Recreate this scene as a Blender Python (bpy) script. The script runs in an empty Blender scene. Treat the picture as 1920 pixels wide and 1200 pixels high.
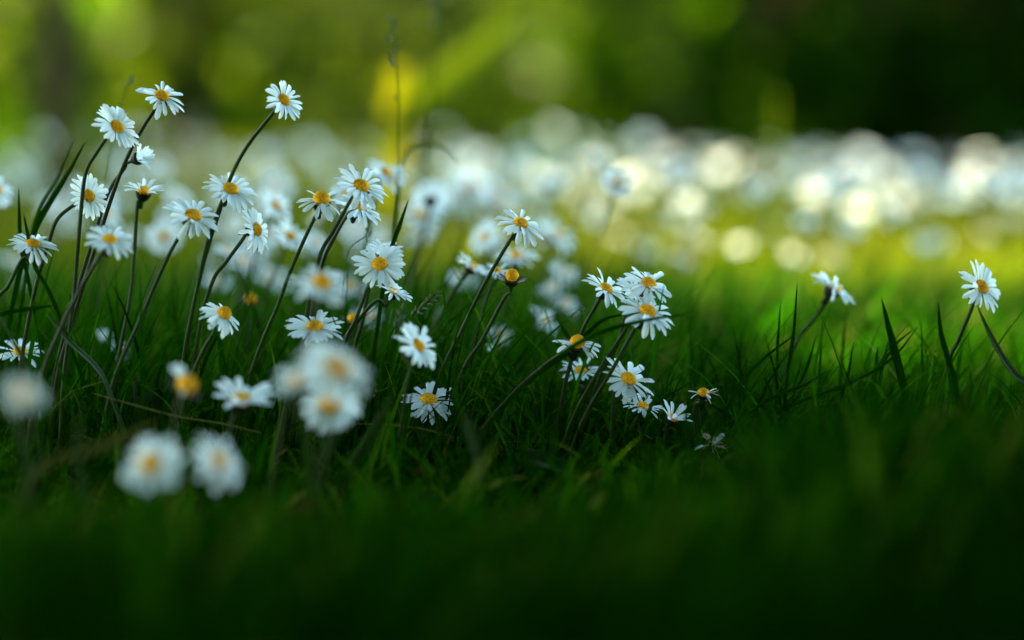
import bpy, math, random
import numpy as np
from mathutils import Vector, Matrix

random.seed(7)
rng = np.random.default_rng(11)
scene = bpy.context.scene
COL = scene.collection

# ------------------------------------------------------------------ camera
FPX = 1920 * 85.0 / 36.0            # focal length in pixels of the 1920 px wide photograph
CAM_H, PITCH, FOCUS = 0.175, math.atan(400 / FPX), 1.10
cam_data = bpy.data.cameras.new("camera")
cam = bpy.data.objects.new("camera", cam_data)
COL.objects.link(cam)
cam.location = (0, 0, CAM_H)
cam.rotation_euler = (math.radians(90) - PITCH, 0, 0)
cam_data.lens, cam_data.sensor_width = 85, 36
cam_data.clip_start, cam_data.clip_end = 0.05, 500
cam_data.dof.use_dof = True
cam_data.dof.focus_distance = FOCUS
cam_data.dof.aperture_fstop = 2.4
cam_data.dof.aperture_blades = 0
scene.camera = cam
RIGHT = Vector((1, 0, 0))
FWD = Vector((0, math.cos(PITCH), -math.sin(PITCH)))
UP = Vector((0, math.sin(PITCH), math.cos(PITCH)))

# ------------------------------------------------------------------ light
SUN_EL, SUN_AZ = math.radians(52), math.radians(-38)     # azimuth from +Y towards +X
SUNV = Vector((math.sin(SUN_AZ) * math.cos(SUN_EL), math.cos(SUN_AZ) * math.cos(SUN_EL), math.sin(SUN_EL)))
world = bpy.data.worlds.new("World")
scene.world = world
world.use_nodes = True
wn = world.node_tree
sky = wn.nodes.new("ShaderNodeTexSky")
sky.sky_type = 'NISHITA'
sky.sun_disc = False
sky.sun_elevation = SUN_EL
sky.sun_rotation = SUN_AZ
sky.air_density, sky.dust_density, sky.ozone_density = 1.6, 2.0, 0.0
wn.links.new(sky.outputs[0], wn.nodes["Background"].inputs[0])
wn.nodes["Background"].inputs[1].default_value = 0.115
sun_data = bpy.data.lights.new("sun", 'SUN')
sun_data.energy, sun_data.angle, sun_data.color = 5.0, math.radians(0.5), (1.0, 0.74, 0.46)
sun = bpy.data.objects.new("sun", sun_data)
COL.objects.link(sun)
sun.location = (0, 0, 20)
sun.rotation_euler = SUNV.to_track_quat('Z', 'Y').to_euler()
scene.view_settings.view_transform = 'Standard'
scene.view_settings.look = 'None'
scene.view_settings.gamma = 1
scene.view_settings.exposure = 4.42
scene.cycles.use_denoising = True
scene.cycles.max_bounces = 10
scene.cycles.sample_clamp_indirect = 8

# ------------------------------------------------------------------ materials
def new_mat(name):
    m = bpy.data.materials.new(name)
    m.use_nodes = True
    nt = m.node_tree
    nt.nodes.clear()
    out = nt.nodes.new("ShaderNodeOutputMaterial")
    return m, nt, out

def leafy(name, cols, trans, tmix, rough=0.5, spec=0.4, attr=False, noise=60.0, bump=0.0, tcol_scale=None):
    """thin vegetable surface: glossy diffuse front plus light coming through.  cols: dark to light ramp."""
    m, nt, out = new_mat(name)
    N, L = nt.nodes, nt.links
    ramp = N.new("ShaderNodeValToRGB")
    el = ramp.color_ramp.elements
    el[0].color, el[1].color = (*cols[0], 1), (*cols[-1], 1)
    for i, c in enumerate(cols[1:-1]):
        e = el.new((i + 1) / (len(cols) - 1)); e.color = (*c, 1)
    tex = N.new("ShaderNodeTexNoise"); tex.inputs["Scale"].default_value = noise; tex.inputs["Detail"].default_value = 3
    tc = N.new("ShaderNodeTexCoord"); L.new(tc.outputs["Object"], tex.inputs["Vector"])
    if attr:
        at = N.new("ShaderNodeAttribute"); at.attribute_name = "tone"
        mx = N.new("ShaderNodeMath"); mx.operation = 'MULTIPLY_ADD'; mx.inputs[1].default_value = 0.35; mx.inputs[2].default_value = -0.17
        L.new(tex.outputs["Fac"], mx.inputs[0])
        ad = N.new("ShaderNodeMath"); ad.operation = 'ADD'; L.new(at.outputs["Fac"], ad.inputs[0]); L.new(mx.outputs[0], ad.inputs[1])
        fac = ad.outputs[0]
    else:
        oi = N.new("ShaderNodeObjectInfo")
        mx = N.new("ShaderNodeMath"); mx.operation = 'MULTIPLY_ADD'; mx.inputs[1].default_value = 0.5
        L.new(oi.outputs["Random"], mx.inputs[0])
        m2 = N.new("ShaderNodeMath"); m2.operation = 'MULTIPLY'; m2.inputs[1].default_value = 0.5
        L.new(tex.outputs["Fac"], m2.inputs[0]); L.new(m2.outputs[0], mx.inputs[2])
        fac = mx.outputs[0]
    L.new(fac, ramp.inputs[0])
    pb = N.new("ShaderNodeBsdfPrincipled")
    pb.inputs["Roughness"].default_value = rough
    pb.inputs["Specular IOR Level"].default_value = spec
    if spec < 0.07: pb.inputs["IOR"].default_value = 1.06       # matt, downy surface without sheen
    L.new(ramp.outputs[0], pb.inputs["Base Color"])
    if bump:
        bp = N.new("ShaderNodeBump"); bp.inputs["Strength"].default_value = bump; bp.inputs["Distance"].default_value = 0.0004
        L.new(tex.outputs["Fac"], bp.inputs["Height"]); L.new(bp.outputs[0], pb.inputs["Normal"])
    if tmix > 0:
        tr = N.new("ShaderNodeBsdfTranslucent")
        tm = N.new("ShaderNodeMix"); tm.data_type = 'RGBA'      # thin and thick leaves let more and less light through
        q0, q1 = (0.18, 1.8) if attr else (1.0, 1.0)
        tm.inputs[6].default_value = (*[q0 * q for q in trans], 1)
        tm.inputs[7].default_value = (*[min(0.9, q1 * q) for q in trans], 1)
        L.new(fac, tm.inputs[0])
        L.new(tm.outputs[2], tr.inputs[0])
        ms = N.new("ShaderNodeMixShader"); ms.inputs[0].default_value = tmix
        L.new(pb.outputs[0], ms.inputs[1]); L.new(tr.outputs[0], ms.inputs[2]); L.new(ms.outputs[0], out.inputs[0])
    else:
        L.new(pb.outputs[0], out.inputs[0])
    return m

M_PETAL = leafy("petal_teal_tint", [(0.53, 0.745, 0.765), (0.62, 0.84, 0.865)], (0.63, 0.74, 0.71), 0.42, 0.6, 0.15, noise=9, bump=0)  # white petals tinted teal, the cool cast of shade put into the colour
M_WITHER = leafy("petal_withered", [(0.30, 0.22, 0.14), (0.62, 0.55, 0.45)], (0.4, 0.35, 0.25), 0.3, 0.7, 0.2, noise=500, bump=0.4)
M_DISC = leafy("floret_yellow", [(0.55, 0.24, 0.010), (0.80, 0.42, 0.015), (0.90, 0.55, 0.03)], (0, 0, 0), 0.0, 0.6, 0.2, noise=22)
M_CUP = leafy("sepal_green", [(0.004, 0.009, 0.004), (0.010, 0.018, 0.006)], (0.01, 0.02, 0.004), 0.1, 0.6, 0.1, noise=12, bump=0.4)
M_STEM = leafy("stem_green", [(0.014, 0.014, 0.003), (0.009, 0.032, 0.0015), (0.015, 0.048, 0.002)], (0.03, 0.07, 0.004), 0.12, 0.55, 0.10, noise=250, bump=0.3)
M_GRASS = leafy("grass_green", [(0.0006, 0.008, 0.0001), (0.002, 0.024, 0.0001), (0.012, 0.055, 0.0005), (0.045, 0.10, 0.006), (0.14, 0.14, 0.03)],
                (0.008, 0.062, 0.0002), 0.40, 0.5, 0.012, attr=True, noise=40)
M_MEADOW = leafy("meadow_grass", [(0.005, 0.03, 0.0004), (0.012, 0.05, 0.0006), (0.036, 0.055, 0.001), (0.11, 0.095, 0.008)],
                 (0.062, 0.085, 0.0006), 0.5, 0.5, 0.02, attr=True, noise=10)  # yellower than the near grass, the sun's warmth put into the colour
M_BLADE = leafy("blade_green", [(0.003, 0.028, 0.0006), (0.010, 0.055, 0.001)], (0.035, 0.15, 0.002), 0.45, 0.5, 0.06, noise=200, bump=0.2)
M_BLADE_PALE = leafy("blade_pale", [(0.012, 0.05, 0.006), (0.03, 0.09, 0.012)], (0.04, 0.12, 0.006), 0.35, 0.45, 0.2, noise=200, bump=0.2)
M_BLADE_YEL = leafy("blade_yellow", [(0.07, 0.12, 0.002), (0.14, 0.19, 0.003)], (0.20, 0.27, 0.003), 0.5, 0.5, 0.1, noise=60)
M_LEMON = leafy("leaf_lemon", [(0.14, 0.18, 0.002), (0.20, 0.24, 0.003)], (0.40, 0.42, 0.003), 0.55, 0.5, 0.1, noise=60)
M_STRAW = leafy("straw", [(0.05, 0.07, 0.012), (0.12, 0.13, 0.03)], (0.12, 0.14, 0.03), 0.25, 0.5, 0.2, noise=150, bump=0.3)
M_SEED = leafy("seed_head_green", [(0.03, 0.08, 0.02), (0.10, 0.16, 0.06)], (0.1, 0.16, 0.04), 0.25, 0.6, 0.3, noise=400, bump=0.4)
M_ROSETTE = leafy("rosette_leaf", [(0.003, 0.022, 0.002), (0.007, 0.038, 0.005)], (0.015, 0.06, 0.004), 0.25, 0.45, 0.15, noise=180, bump=0.4)
M_DEAD = leafy("dead_leaf", [(0.06, 0.014, 0.003), (0.11, 0.032, 0.006)], (0.2, 0.07, 0.01), 0.25, 0.6, 0.3, noise=160, bump=0.5)
M_LIGHTLEAF = leafy("leaf_yellow_green", [(0.010, 0.035, 0.001), (0.03, 0.07, 0.002), (0.08, 0.12, 0.004)], (0.100, 0.160, 0.003), 0.5, 0.6, 0.10, attr=True, noise=5)
M_MIDLEAF = leafy("leaf_mid_green", [(0.008, 0.036, 0.001), (0.022, 0.075, 0.002), (0.06, 0.13, 0.003)], (0.046, 0.115, 0.001), 0.45, 0.6, 0.03, attr=True, noise=5)
M_DARKLEAF = leafy("leaf_evergreen", [(0.0015, 0.008, 0.0003), (0.004, 0.018, 0.0005), (0.010, 0.036, 0.0006)], (0.010, 0.042, 0.0004), 0.3, 0.6, 0.01, attr=True, noise=5)  # albedo set very low to put shade into the leaf colour
M_CANOPY = leafy("leaf_canopy", [(0.02, 0.06, 0.008), (0.04, 0.09, 0.010), (0.06, 0.12, 0.012)], (0.05, 0.13, 0.012), 0.3, 0.5, 0.3, attr=True, noise=5)
M_BARK = leafy("bark", [(0.016, 0.013, 0.006), (0.035, 0.028, 0.013)], (0, 0, 0), 0.0, 0.9, 0.02, noise=40, bump=0.8)
M_SOIL = leafy("soil_and_moss", [(0.002, 0.010, 0.0005), (0.003, 0.018, 0.0005), (0.006, 0.024, 0.001)], (0, 0, 0), 0.0, 0.9, 0.1, noise=30, bump=0.6)

# ------------------------------------------------------------------ helpers
def P(px, py, d):
    """the place that stands at depth d (metres along the view) where the photograph shows pixel px, py"""
    return Vector((0, 0, CAM_H)) + RIGHT * ((px - 960) / FPX * d) + UP * (-(py - 600) / FPX * d) + FWD * d

def ground_z(x, y):
    z = 0.004 * np.sin(x * 9 + 1.3) * np.sin(y * 7) + 0.003 * np.sin(x * 23 + y * 17)
    z = z + 0.022 * np.exp(-(((x - 0.17) / 0.13) ** 2 + ((y - 0.90) / 0.14) ** 2))
    z = z - 0.014 * np.clip(x, 0, 3) * np.clip(y - 1.0, 0, 6)
    z = z + 5.0 * np.clip((y - 11.5) / 12, 0, 1) ** 1.5  # hidden bank added behind the wood to close bright sky gaps
    return z

def mesh_obj(name, verts, faces, m, parent=None, smooth=True, tone=None):
    me = bpy.data.meshes.new(name)
    v = np.asarray(verts, dtype=np.float32).reshape(-1, 3)
    if isinstance(faces, np.ndarray):
        n, k = faces.shape
        me.vertices.add(len(v)); me.vertices.foreach_set("co", v.ravel())
        me.loops.add(n * k); me.loops.foreach_set("vertex_index", faces.astype(np.int32).ravel())
        me.polygons.add(n); me.polygons.foreach_set("loop_start", np.arange(0, n * k, k, dtype=np.int32))
        me.update(calc_edges=True)
    else:
        me.from_pydata([tuple(map(float, p)) for p in v], [], faces)
        me.update()
    if smooth:
        me.polygons.foreach_set("use_smooth", np.ones(len(me.polygons), dtype=bool))
    if tone is not None:
        a = me.attributes.new("tone", 'FLOAT', 'POINT')
        a.data.foreach_set("value", np.asarray(tone, dtype=np.float32))
    me.materials.append(m)
    o = bpy.data.objects.new(name, me)
    COL.objects.link(o)
    if parent is not None:
        o.parent = parent
    return o

def link_copy(o, parent):
    c = o.copy(); COL.objects.link(c); c.parent = parent
    return c

def tag(o, label, cat, group=None):
    o["label"], o["category"] = label, cat
    if group: o["group"] = group
    return o

def thing(name, label, cat, loc=(0, 0, 0), group=None):
    o = bpy.data.objects.new(name, None)
    o.empty_display_size = 0.005
    COL.objects.link(o); o.location = loc
    return tag(o, label, cat, group)

def spline(pts, n):
    """Catmull-Rom through the points"""
    p = [Vector(q) for q in pts]
    p = [p[0] * 2 - p[1]] + p + [p[-1] * 2 - p[-2]]
    out = []
    segs = len(p) - 3
    for i in range(segs):
        k = n if i < segs - 1 else n + 1
        for j in range(k):
            t = j / n
            a, b, c, d = p[i:i + 4]
            out.append(0.5 * ((2 * b) + (c - a) * t + (2 * a - 5 * b + 4 * c - d) * t * t + (3 * b - a - 3 * c + d) * t ** 3))
    return out

def tube(path, radii, sides=7):
    V, F = [], []
    n = len(path)
    ref = Vector((0.13, -1, 0.21)).normalized()
    for i, p in enumerate(path):
        t = (path[min(i + 1, n - 1)] - path[max(i - 1, 0)]).normalized()
        a = t.cross(ref).normalized(); b = t.cross(a)
        r = radii[i] if hasattr(radii, '__len__') else radii
        for k in range(sides):
            w = 2 * math.pi * k / sides
            V.append(p + a * (r * math.cos(w)) + b * (r * math.sin(w)))
    for i in range(n - 1):
        for k in range(sides):
            k2 = (k + 1) % sides
            F.append((i * sides + k, i * sides + k2, (i + 1) * sides + k2, (i + 1) * sides + k))
    F.append(tuple(range(sides - 1, -1, -1))); F.append(tuple(range((n - 1) * sides, n * sides)))
    return V, F

# ------------------------------------------------------------------ setting: ground
xs = np.concatenate([-np.geomspace(60, 0.55, 26), np.linspace(-0.5, 0.5, 41), np.geomspace(0.55, 60, 26)])
ys = np.concatenate([-np.geomspace(60, 0.3, 20), np.linspace(0, 2, 61), np.geomspace(2.1, 90, 40)])
gx, gy = np.meshgrid(xs, ys)
gz = ground_z(gx, gy) * np.where(np.hypot(gx, gy) < 12, 1, 1)
gv = np.stack([gx, gy, gz], -1).reshape(-1, 3)
nx = len(xs)
ii = (np.arange(len(ys) - 1)[:, None] * nx + np.arange(nx - 1)[None]).ravel()
gf = np.stack([ii, ii + 1, ii + nx + 1, ii + nx], -1)
ground = mesh_obj("ground", gv, gf, M_SOIL)
ground["kind"] = "structure"

# ------------------------------------------------------------------ grass sward
def blades(x, y, h, w, lean, az, tone, segs=6, curl=None):
    n = len(x)
    z0 = ground_z(x, y) - 0.002
    t = np.linspace(0, 1, segs + 1)[None]
    curl = np.ones(n) if curl is None else curl
    bend = lean[:, None] * (0.25 * t + 0.75 * t ** (1.4 + curl[:, None]))     # horizontal run
    up = t * np.sqrt(np.clip(1 - (lean[:, None] * t * 0.8) ** 2, 0.08, 1))
    cx = x[:, None] + np.cos(az)[:, None] * bend * h[:, None]
    cy = y[:, None] + np.sin(az)[:, None] * bend * h[:, None]
    cz = z0[:, None] + up * h[:, None]
    prof = np.minimum(1.0, 0.7 + t) * np.clip((1 - t) * 2.6, 0.03, 1) ** 0.8
    ww = w[:, None] * prof * 0.5
    tw = az + np.pi / 2 + rng.normal(0, 0.5, n)
    sx, sy = np.cos(tw)[:, None] * ww, np.sin(tw)[:, None] * ww
    v = np.stack([np.stack([cx - sx, cy - sy, cz], -1), np.stack([cx + sx, cy + sy, cz], -1)], 2)   # n, s, 2, 3
    s = segs + 1
    base = (np.arange(n) * s * 2)[:, None] + (np.arange(segs) * 2)[None]
    f = np.stack([base, base + 1, base + 3, base + 2], -1).reshape(-1, 4)
    tn = np.repeat(tone, s * 2)
    return v.reshape(-1, 3), f, tn

def sward(name, specs, m):
    V, F, T, off = [], [], [], 0
    for s in specs:
        v, f, t = blades(**s)
        V.append(v); F.append(f + off); T.append(t); off += len(v)
    o = mesh_obj(name, np.concatenate(V), np.concatenate(F), m, tone=np.concatenate(T))
    o["kind"] = "stuff"
    return o

def trim(s):
    """the sward in front of the flowers is short, so that their stems show down to the ground"""
    d = s["y"]; px = 960 + s["x"] / d * FPX
    row = np.where(px < 1140, np.where(d < 1.0, 915, 800), np.where(px < 1420, np.where(d < 1.0, 900, 852), 755)) + rng.normal(0, 28, len(d)) - 70 * (rng.random(len(d)) < 0.08)
    row = row + 18 * np.sin(px / 70) + 14 * np.sin(px / 31 + 2)
    hm = CAM_H - (row - 200) / FPX * d - ground_z(s["x"], d)
    s["h"] = np.where(d < 1.09, np.minimum(s["h"], np.maximum(hm, 0.010)), s["h"])
    return s

def spread(n, y0, y1, margin, h0, h1, w0, w1, t0, t1, lean0=0.15, lean1=0.9, segs=6, power=1.0):
    y = y0 + (y1 - y0) * rng.random(n) ** power
    x = (rng.random(n) * 2 - 1) * (0.215 * y + margin)
    # tufts: pull part of the blades towards common points
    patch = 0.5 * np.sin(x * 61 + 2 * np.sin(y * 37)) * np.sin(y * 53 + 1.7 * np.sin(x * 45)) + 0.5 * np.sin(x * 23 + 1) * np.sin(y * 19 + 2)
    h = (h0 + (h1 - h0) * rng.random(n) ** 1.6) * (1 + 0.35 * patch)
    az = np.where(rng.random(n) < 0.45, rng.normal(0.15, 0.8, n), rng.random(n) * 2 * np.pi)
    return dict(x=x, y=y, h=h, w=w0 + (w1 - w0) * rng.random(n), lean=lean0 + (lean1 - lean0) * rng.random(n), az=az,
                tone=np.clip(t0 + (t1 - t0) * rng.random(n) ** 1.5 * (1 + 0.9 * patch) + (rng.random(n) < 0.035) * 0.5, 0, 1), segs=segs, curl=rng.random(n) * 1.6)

near = [spread(9000, 0.50, 1.45, 0.06, 0.018, 0.060, 0.0013, 0.0032, 0.0, 0.55, 0.3, 1.5, 8),
        spread(2600, 0.70, 1.50, 0.05, 0.045, 0.085, 0.0010, 0.0022, 0.05, 0.6, 0.1, 1.1, 8),
        spread(1500, 0.52, 0.80, 0.04, 0.050, 0.085, 0.0020, 0.0042, 0.0, 0.35, 0.1, 0.8)]  # wide blades near the lens toned darker, shade put into their colour
# the denser rough at the right, in front of the lens
n = 2600
near.append(dict(x=rng.normal(0.17, 0.075, n), y=rng.normal(0.92, 0.10, n), h=0.03 + 0.06 * rng.random(n) ** 1.7, w=0.0010 + 0.0016 * rng.random(n),
                 lean=0.1 + 0.9 * rng.random(n), az=rng.random(n) * 6.283, tone=0.35 * rng.random(n), segs=7, curl=rng.random(n) * 1.6))
n = 900
near.append(dict(x=0.09 + 0.21 * rng.random(n), y=1.00 + 0.20 * rng.random(n), h=0.035 + 0.050 * rng.random(n) ** 1.5, w=0.0006 + 0.0010 * rng.random(n),
                 lean=0.3 + 1.6 * rng.random(n), az=rng.normal(0.3, 1.3, n), tone=0.5 * rng.random(n), segs=8, curl=rng.random(n) * 1.6))
n = 900     # taller rough among the flower stems at the left
near.append(dict(x=-0.26 + 0.24 * rng.random(n), y=1.04 + 0.22 * rng.random(n), h=0.05 + 0.07 * rng.random(n) ** 1.5, w=0.0010 + 0.0014 * rng.random(n),
                 lean=0.1 + 0.8 * rng.random(n), az=rng.normal(0.2, 1.2, n), tone=0.45 * rng.random(n), segs=8, curl=rng.random(n) * 1.6))
n = 1500     # long fine tangled blades round the feet of the flowers
near.append(dict(x=-0.26 + 0.50 * rng.random(n), y=0.98 + 0.26 * rng.random(n), h=0.05 + 0.07 * rng.random(n), w=0.0005 + 0.0009 * rng.random(n),
                 lean=0.5 + 1.7 * rng.random(n), az=rng.random(n) * 6.283, tone=0.15 + 0.65 * rng.random(n), segs=9, curl=rng.random(n) * 1.2))
# lighter, taller and dead blades scattered through the sward, and high tufts close to the lens
near.append(spread(1300, 0.66, 1.32, 0.04, 0.03, 0.075, 0.0012, 0.0028, 0.40, 0.95, 0.4, 1.6, 8))
near.append(spread(1100, 0.66, 1.0, 0.02, 0.04, 0.085, 0.0018, 0.0042, 0.35, 0.95, 0.3, 1.2, 8))
n = 1500
near.append(dict(x=-0.27 + 0.34 * rng.random(n), y=1.00 + 0.34 * rng.random(n), h=0.04 + 0.08 * rng.random(n) ** 1.6, w=0.0006 + 0.0012 * rng.random(n),
                 lean=0.2 + 1.1 * rng.random(n), az=rng.normal(0.3, 1.5, n), tone=0.15 + 0.70 * rng.random(n) ** 1.5, segs=8, curl=rng.random(n) * 1.6))
tufts = []
for (ax, bx, ay, by, h0_, h1_, n) in [(0.02, 0.13, 0.36, 0.52, 0.06, 0.118, 900), (-0.115, -0.07, 0.40, 0.52, 0.04, 0.085, 90)]:
    u = rng.random(n)
    tufts.append(dict(x=ax + (bx - ax) * u, y=ay + (by - ay) * rng.random(n), h=(h0_ + (h1_ - h0_) * rng.random(n)) * (0.72 + 0.28 * u if ax > 0 else 1.0), w=0.0016 + 0.0024 * rng.random(n),
                      lean=0.1 + 0.6 * rng.random(n), az=rng.random(n) * 6.283, tone=0.12 * rng.random(n), segs=7, curl=rng.random(n) * 1.6))  # tufts toned nearly black to carry the foreground shade
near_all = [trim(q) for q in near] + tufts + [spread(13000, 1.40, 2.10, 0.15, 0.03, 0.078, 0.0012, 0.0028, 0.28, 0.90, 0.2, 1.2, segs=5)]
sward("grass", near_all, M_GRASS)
far = [spread(420, 1.9, 3.4, 0.2, 0.035, 0.075, 0.006, 0.011, 0.7, 1.0, 0.4, 1.4, segs=5),  # broad blades toned bright to stand for sunlit highlights
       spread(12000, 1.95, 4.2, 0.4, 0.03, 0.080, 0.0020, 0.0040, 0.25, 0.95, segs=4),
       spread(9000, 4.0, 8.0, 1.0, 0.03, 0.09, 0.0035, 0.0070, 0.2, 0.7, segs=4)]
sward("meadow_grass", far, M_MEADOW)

# ------------------------------------------------------------------ daisies
def petal_mesh(seed, wide=1.0):
    r = random.Random(seed)
    nl, nw = 8, 5
    droop, fold, twist, tipc = r.uniform(-0.05, 0.22), r.uniform(0.02, 0.12), r.uniform(-0.35, 0.35), r.uniform(0.0, 0.1)
    V, F = [], []
    for i in range(nl + 1):
        t = i / nl
        hw = 0.128 * wide * (0.38 + 0.62 * math.sin(min(1, t * 1.15) * math.pi / 2)) * (1 if t < 0.8 else math.sqrt(max(0.0, 1 - ((t - 0.8) / 0.205) ** 2)) * 0.93 + 0.07)
        for j in range(nw):
            s = j / (nw - 1) * 2 - 1
            notch = 0.03 * (abs(math.sin(s * 2.6 + seed)) - 0.5) * (t ** 6)
            y = s * hw
            z = -droop * t * t + fold * hw * 4 * (s * s) + 0.03 * math.sin(t * math.pi) + 0.004 * math.cos(s * 7)
            ca, sa = math.cos(twist * t), math.sin(twist * t)
            V.append((t + notch, y * ca - 0.3 * z * sa, z + y * sa))
    for i in range(nl):
        for j in range(nw - 1):
            a = i * nw + j
            F.append((a, a + nw, a + nw + 1, a + 1))
    return V, F

PETALS = []
for s in range(14):
    v, f = petal_mesh(s, [0.85, 1.0, 1.15][s % 3])
    o = mesh_obj("petal", v, f, M_PETAL)
    PETALS.append(o.data); bpy.data.objects.remove(o)
WPETALS = []
for s in range(4):
    v, f = petal_mesh(40 + s, 0.55)
    v = [(x * 0.9, y * (1 - 0.3 * x), z + 0.25 * math.sin(3 * x + s) * x) for x, y, z in v]
    o = mesh_obj("petal", v, f, M_WITHER)
    WPETALS.append(o.data); bpy.data.objects.remove(o)

def disc_mesh(rad, height, florets=110, nu=14, nv=40, seed=0):
    """dome of tiny florets set on a golden spiral"""
    ga = math.pi * (3 - math.sqrt(5))
    k = np.arange(florets)
    rr = np.sqrt((k + 0.5) / florets)
    fx, fy = rr * np.cos(k * ga + seed), rr * np.sin(k * ga + seed)
    V, F = [], []
    sp = 1.0 / math.sqrt(florets)
    for i in range(nu + 1):
        u = i / nu
        for j in range(nv):
            a = 2 * math.pi * j / nv
            x, y = u * math.cos(a), u * math.sin(a)
            dd = np.min((fx - x) ** 2 + (fy - y) ** 2)
            b = max(0.0, 1 - dd / (sp * 0.85) ** 2) * 0.20
            z = math.sqrt(max(0.0, 1 - (u * 0.97) ** 2))
            k2 = 1 + b
            V.append((x * rad * k2, y * rad * k2, (z * k2) * height))
            if i == 0: break
    def idx(i, j): return 0 if i == 0 else 1 + (i - 1) * nv + j % nv
    for j in range(nv): F.append((0, idx(1, j), idx(1, j + 1)))
    for i in range(1, nu):
        for j in range(nv): F.append((idx(i, j), idx(i + 1, j), idx(i + 1, j + 1), idx(i, j + 1)))
    b0 = len(V)
    for j in range(nv):
        a = 2 * math.pi * j / nv
        V.append((math.cos(a) * rad * 0.8, math.sin(a) * rad * 0.8, -height * 0.25))
    for j in range(nv): F.append((idx(nu, j), b0 + j, b0 + (j + 1) % nv, idx(nu, j + 1)))
    return V, F

DISCS = {}
for kind, (rad, hh, nf) in dict(flat=(0.305, 0.20, 80), dome=(0.295, 0.27, 80), cone=(0.31, 0.40, 80)).items():
    v, f = disc_mesh(1.0 * rad, hh, nf)
    o = mesh_obj("flower_disc", v, f, M_DISC); DISCS[kind] = o.data; bpy.data.objects.remove(o)

def cup_mesh(sep=13, open_=0.0):
    """green cup of pointed sepals below the flower head, unit radius of the head"""
    V, F = [], []
    prof = [(0.095, -0.42), (0.16, -0.40), (0.25, -0.32), (0.315, -0.20), (0.35, -0.09), (0.36 + open_, -0.02)]
    nv = sep * 4
    for i, (r, z) in enumerate(prof):
        for j in range(nv):
            a = 2 * math.pi * j / nv
            ph = (j % 4) / 4.0
            tip = 1 - abs(ph - 0.5) * 2
            zz = z; rr = r
            if i == len(prof) - 1: zz = z + 0.09 * (tip - 0.4); rr = r + 0.05 * tip + open_ * tip
            if i >= 2: rr *= 1 + 0.035 * (tip - 0.5)
            V.append((rr * math.cos(a), rr * math.sin(a), zz))
    for i in range(len(prof) - 1):
        for j in range(nv):
            F.append((i * nv + j, i * nv + (j + 1) % nv, (i + 1) * nv + (j + 1) % nv, (i + 1) * nv + j))
    F.append(tuple(range(nv - 1, -1, -1)))
    return V, F
v, f = cup_mesh(); o = mesh_obj("sepal_cup", v, f, M_CUP); CUP = o.data; bpy.data.objects.remove(o)
v, f = cup_mesh(13, 0.16); o = mesh_obj("sepal_cup", v, f, M_CUP); CUP_OPEN = o.data; bpy.data.objects.remove(o)

def floret_material():
    m, nt, out = new_mat("floret_yellow")
    N, L = nt.nodes, nt.links
    tc = N.new("ShaderNodeTexCoord")
    vo = N.new("ShaderNodeTexVoronoi"); vo.inputs["Scale"].default_value = 17
    L.new(tc.outputs["Object"], vo.inputs["Vector"])
    ramp = N.new("ShaderNodeValToRGB"); e = ramp.color_ramp.elements
    e[0].position, e[0].color = 0.12, (0.92, 0.62, 0.035, 1)
    e[1].position, e[1].color = 0.75, (0.50, 0.21, 0.006, 1)
    k = e.new(0.40); k.color = (0.84, 0.48, 0.016, 1)
    L.new(vo.outputs["Distance"], ramp.inputs[0])
    ln = N.new("ShaderNodeVectorMath"); ln.operation = 'LENGTH'; sc = N.new("ShaderNodeVectorMath"); sc.operation = 'MULTIPLY'; sc.inputs[1].default_value = (1, 1, 0)
    L.new(tc.outputs["Object"], sc.inputs[0]); L.new(sc.outputs[0], ln.inputs[0])
    mr_ = N.new("ShaderNodeMapRange"); mr_.inputs[1].default_value = 0.02; mr_.inputs[2].default_value = 0.17; mr_.inputs[3].default_value = 0.55; mr_.inputs[4].default_value = 0.0
    L.new(ln.outputs["Value"], mr_.inputs[0])
    mx = N.new("ShaderNodeMix"); mx.data_type = 'RGBA'; mx.inputs[7].default_value = (0.52, 0.42, 0.02, 1)      # unopened florets in the middle are greener
    L.new(mr_.outputs[0], mx.inputs[0]); L.new(ramp.outputs[0], mx.inputs[6])
    pb = N.new("ShaderNodeBsdfPrincipled"); pb.inputs["Roughness"].default_value = 0.75; pb.inputs["Specular IOR Level"].default_value = 0.1
    L.new(mx.outputs[2], pb.inputs["Base Color"]); L.new(pb.outputs[0], out.inputs[0])
    return m
M_FLORET = floret_material()
for me_ in DISCS.values():
    me_.materials.clear(); me_.materials.append(M_FLORET)

def head_frame(ang, r, spin):
    s = math.sqrt(max(0, 1 - r * r))
    a = math.radians(ang)
    n = (RIGHT * (math.cos(a) * s) + UP * (math.sin(a) * s) - FWD * r).normalized()
    x = n.orthogonal().normalized(); y = n.cross(x)
    m = Matrix((x, y, n)).transposed().to_4x4()
    return n, m @ Matrix.Rotation(spin, 4, 'Z')

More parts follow.
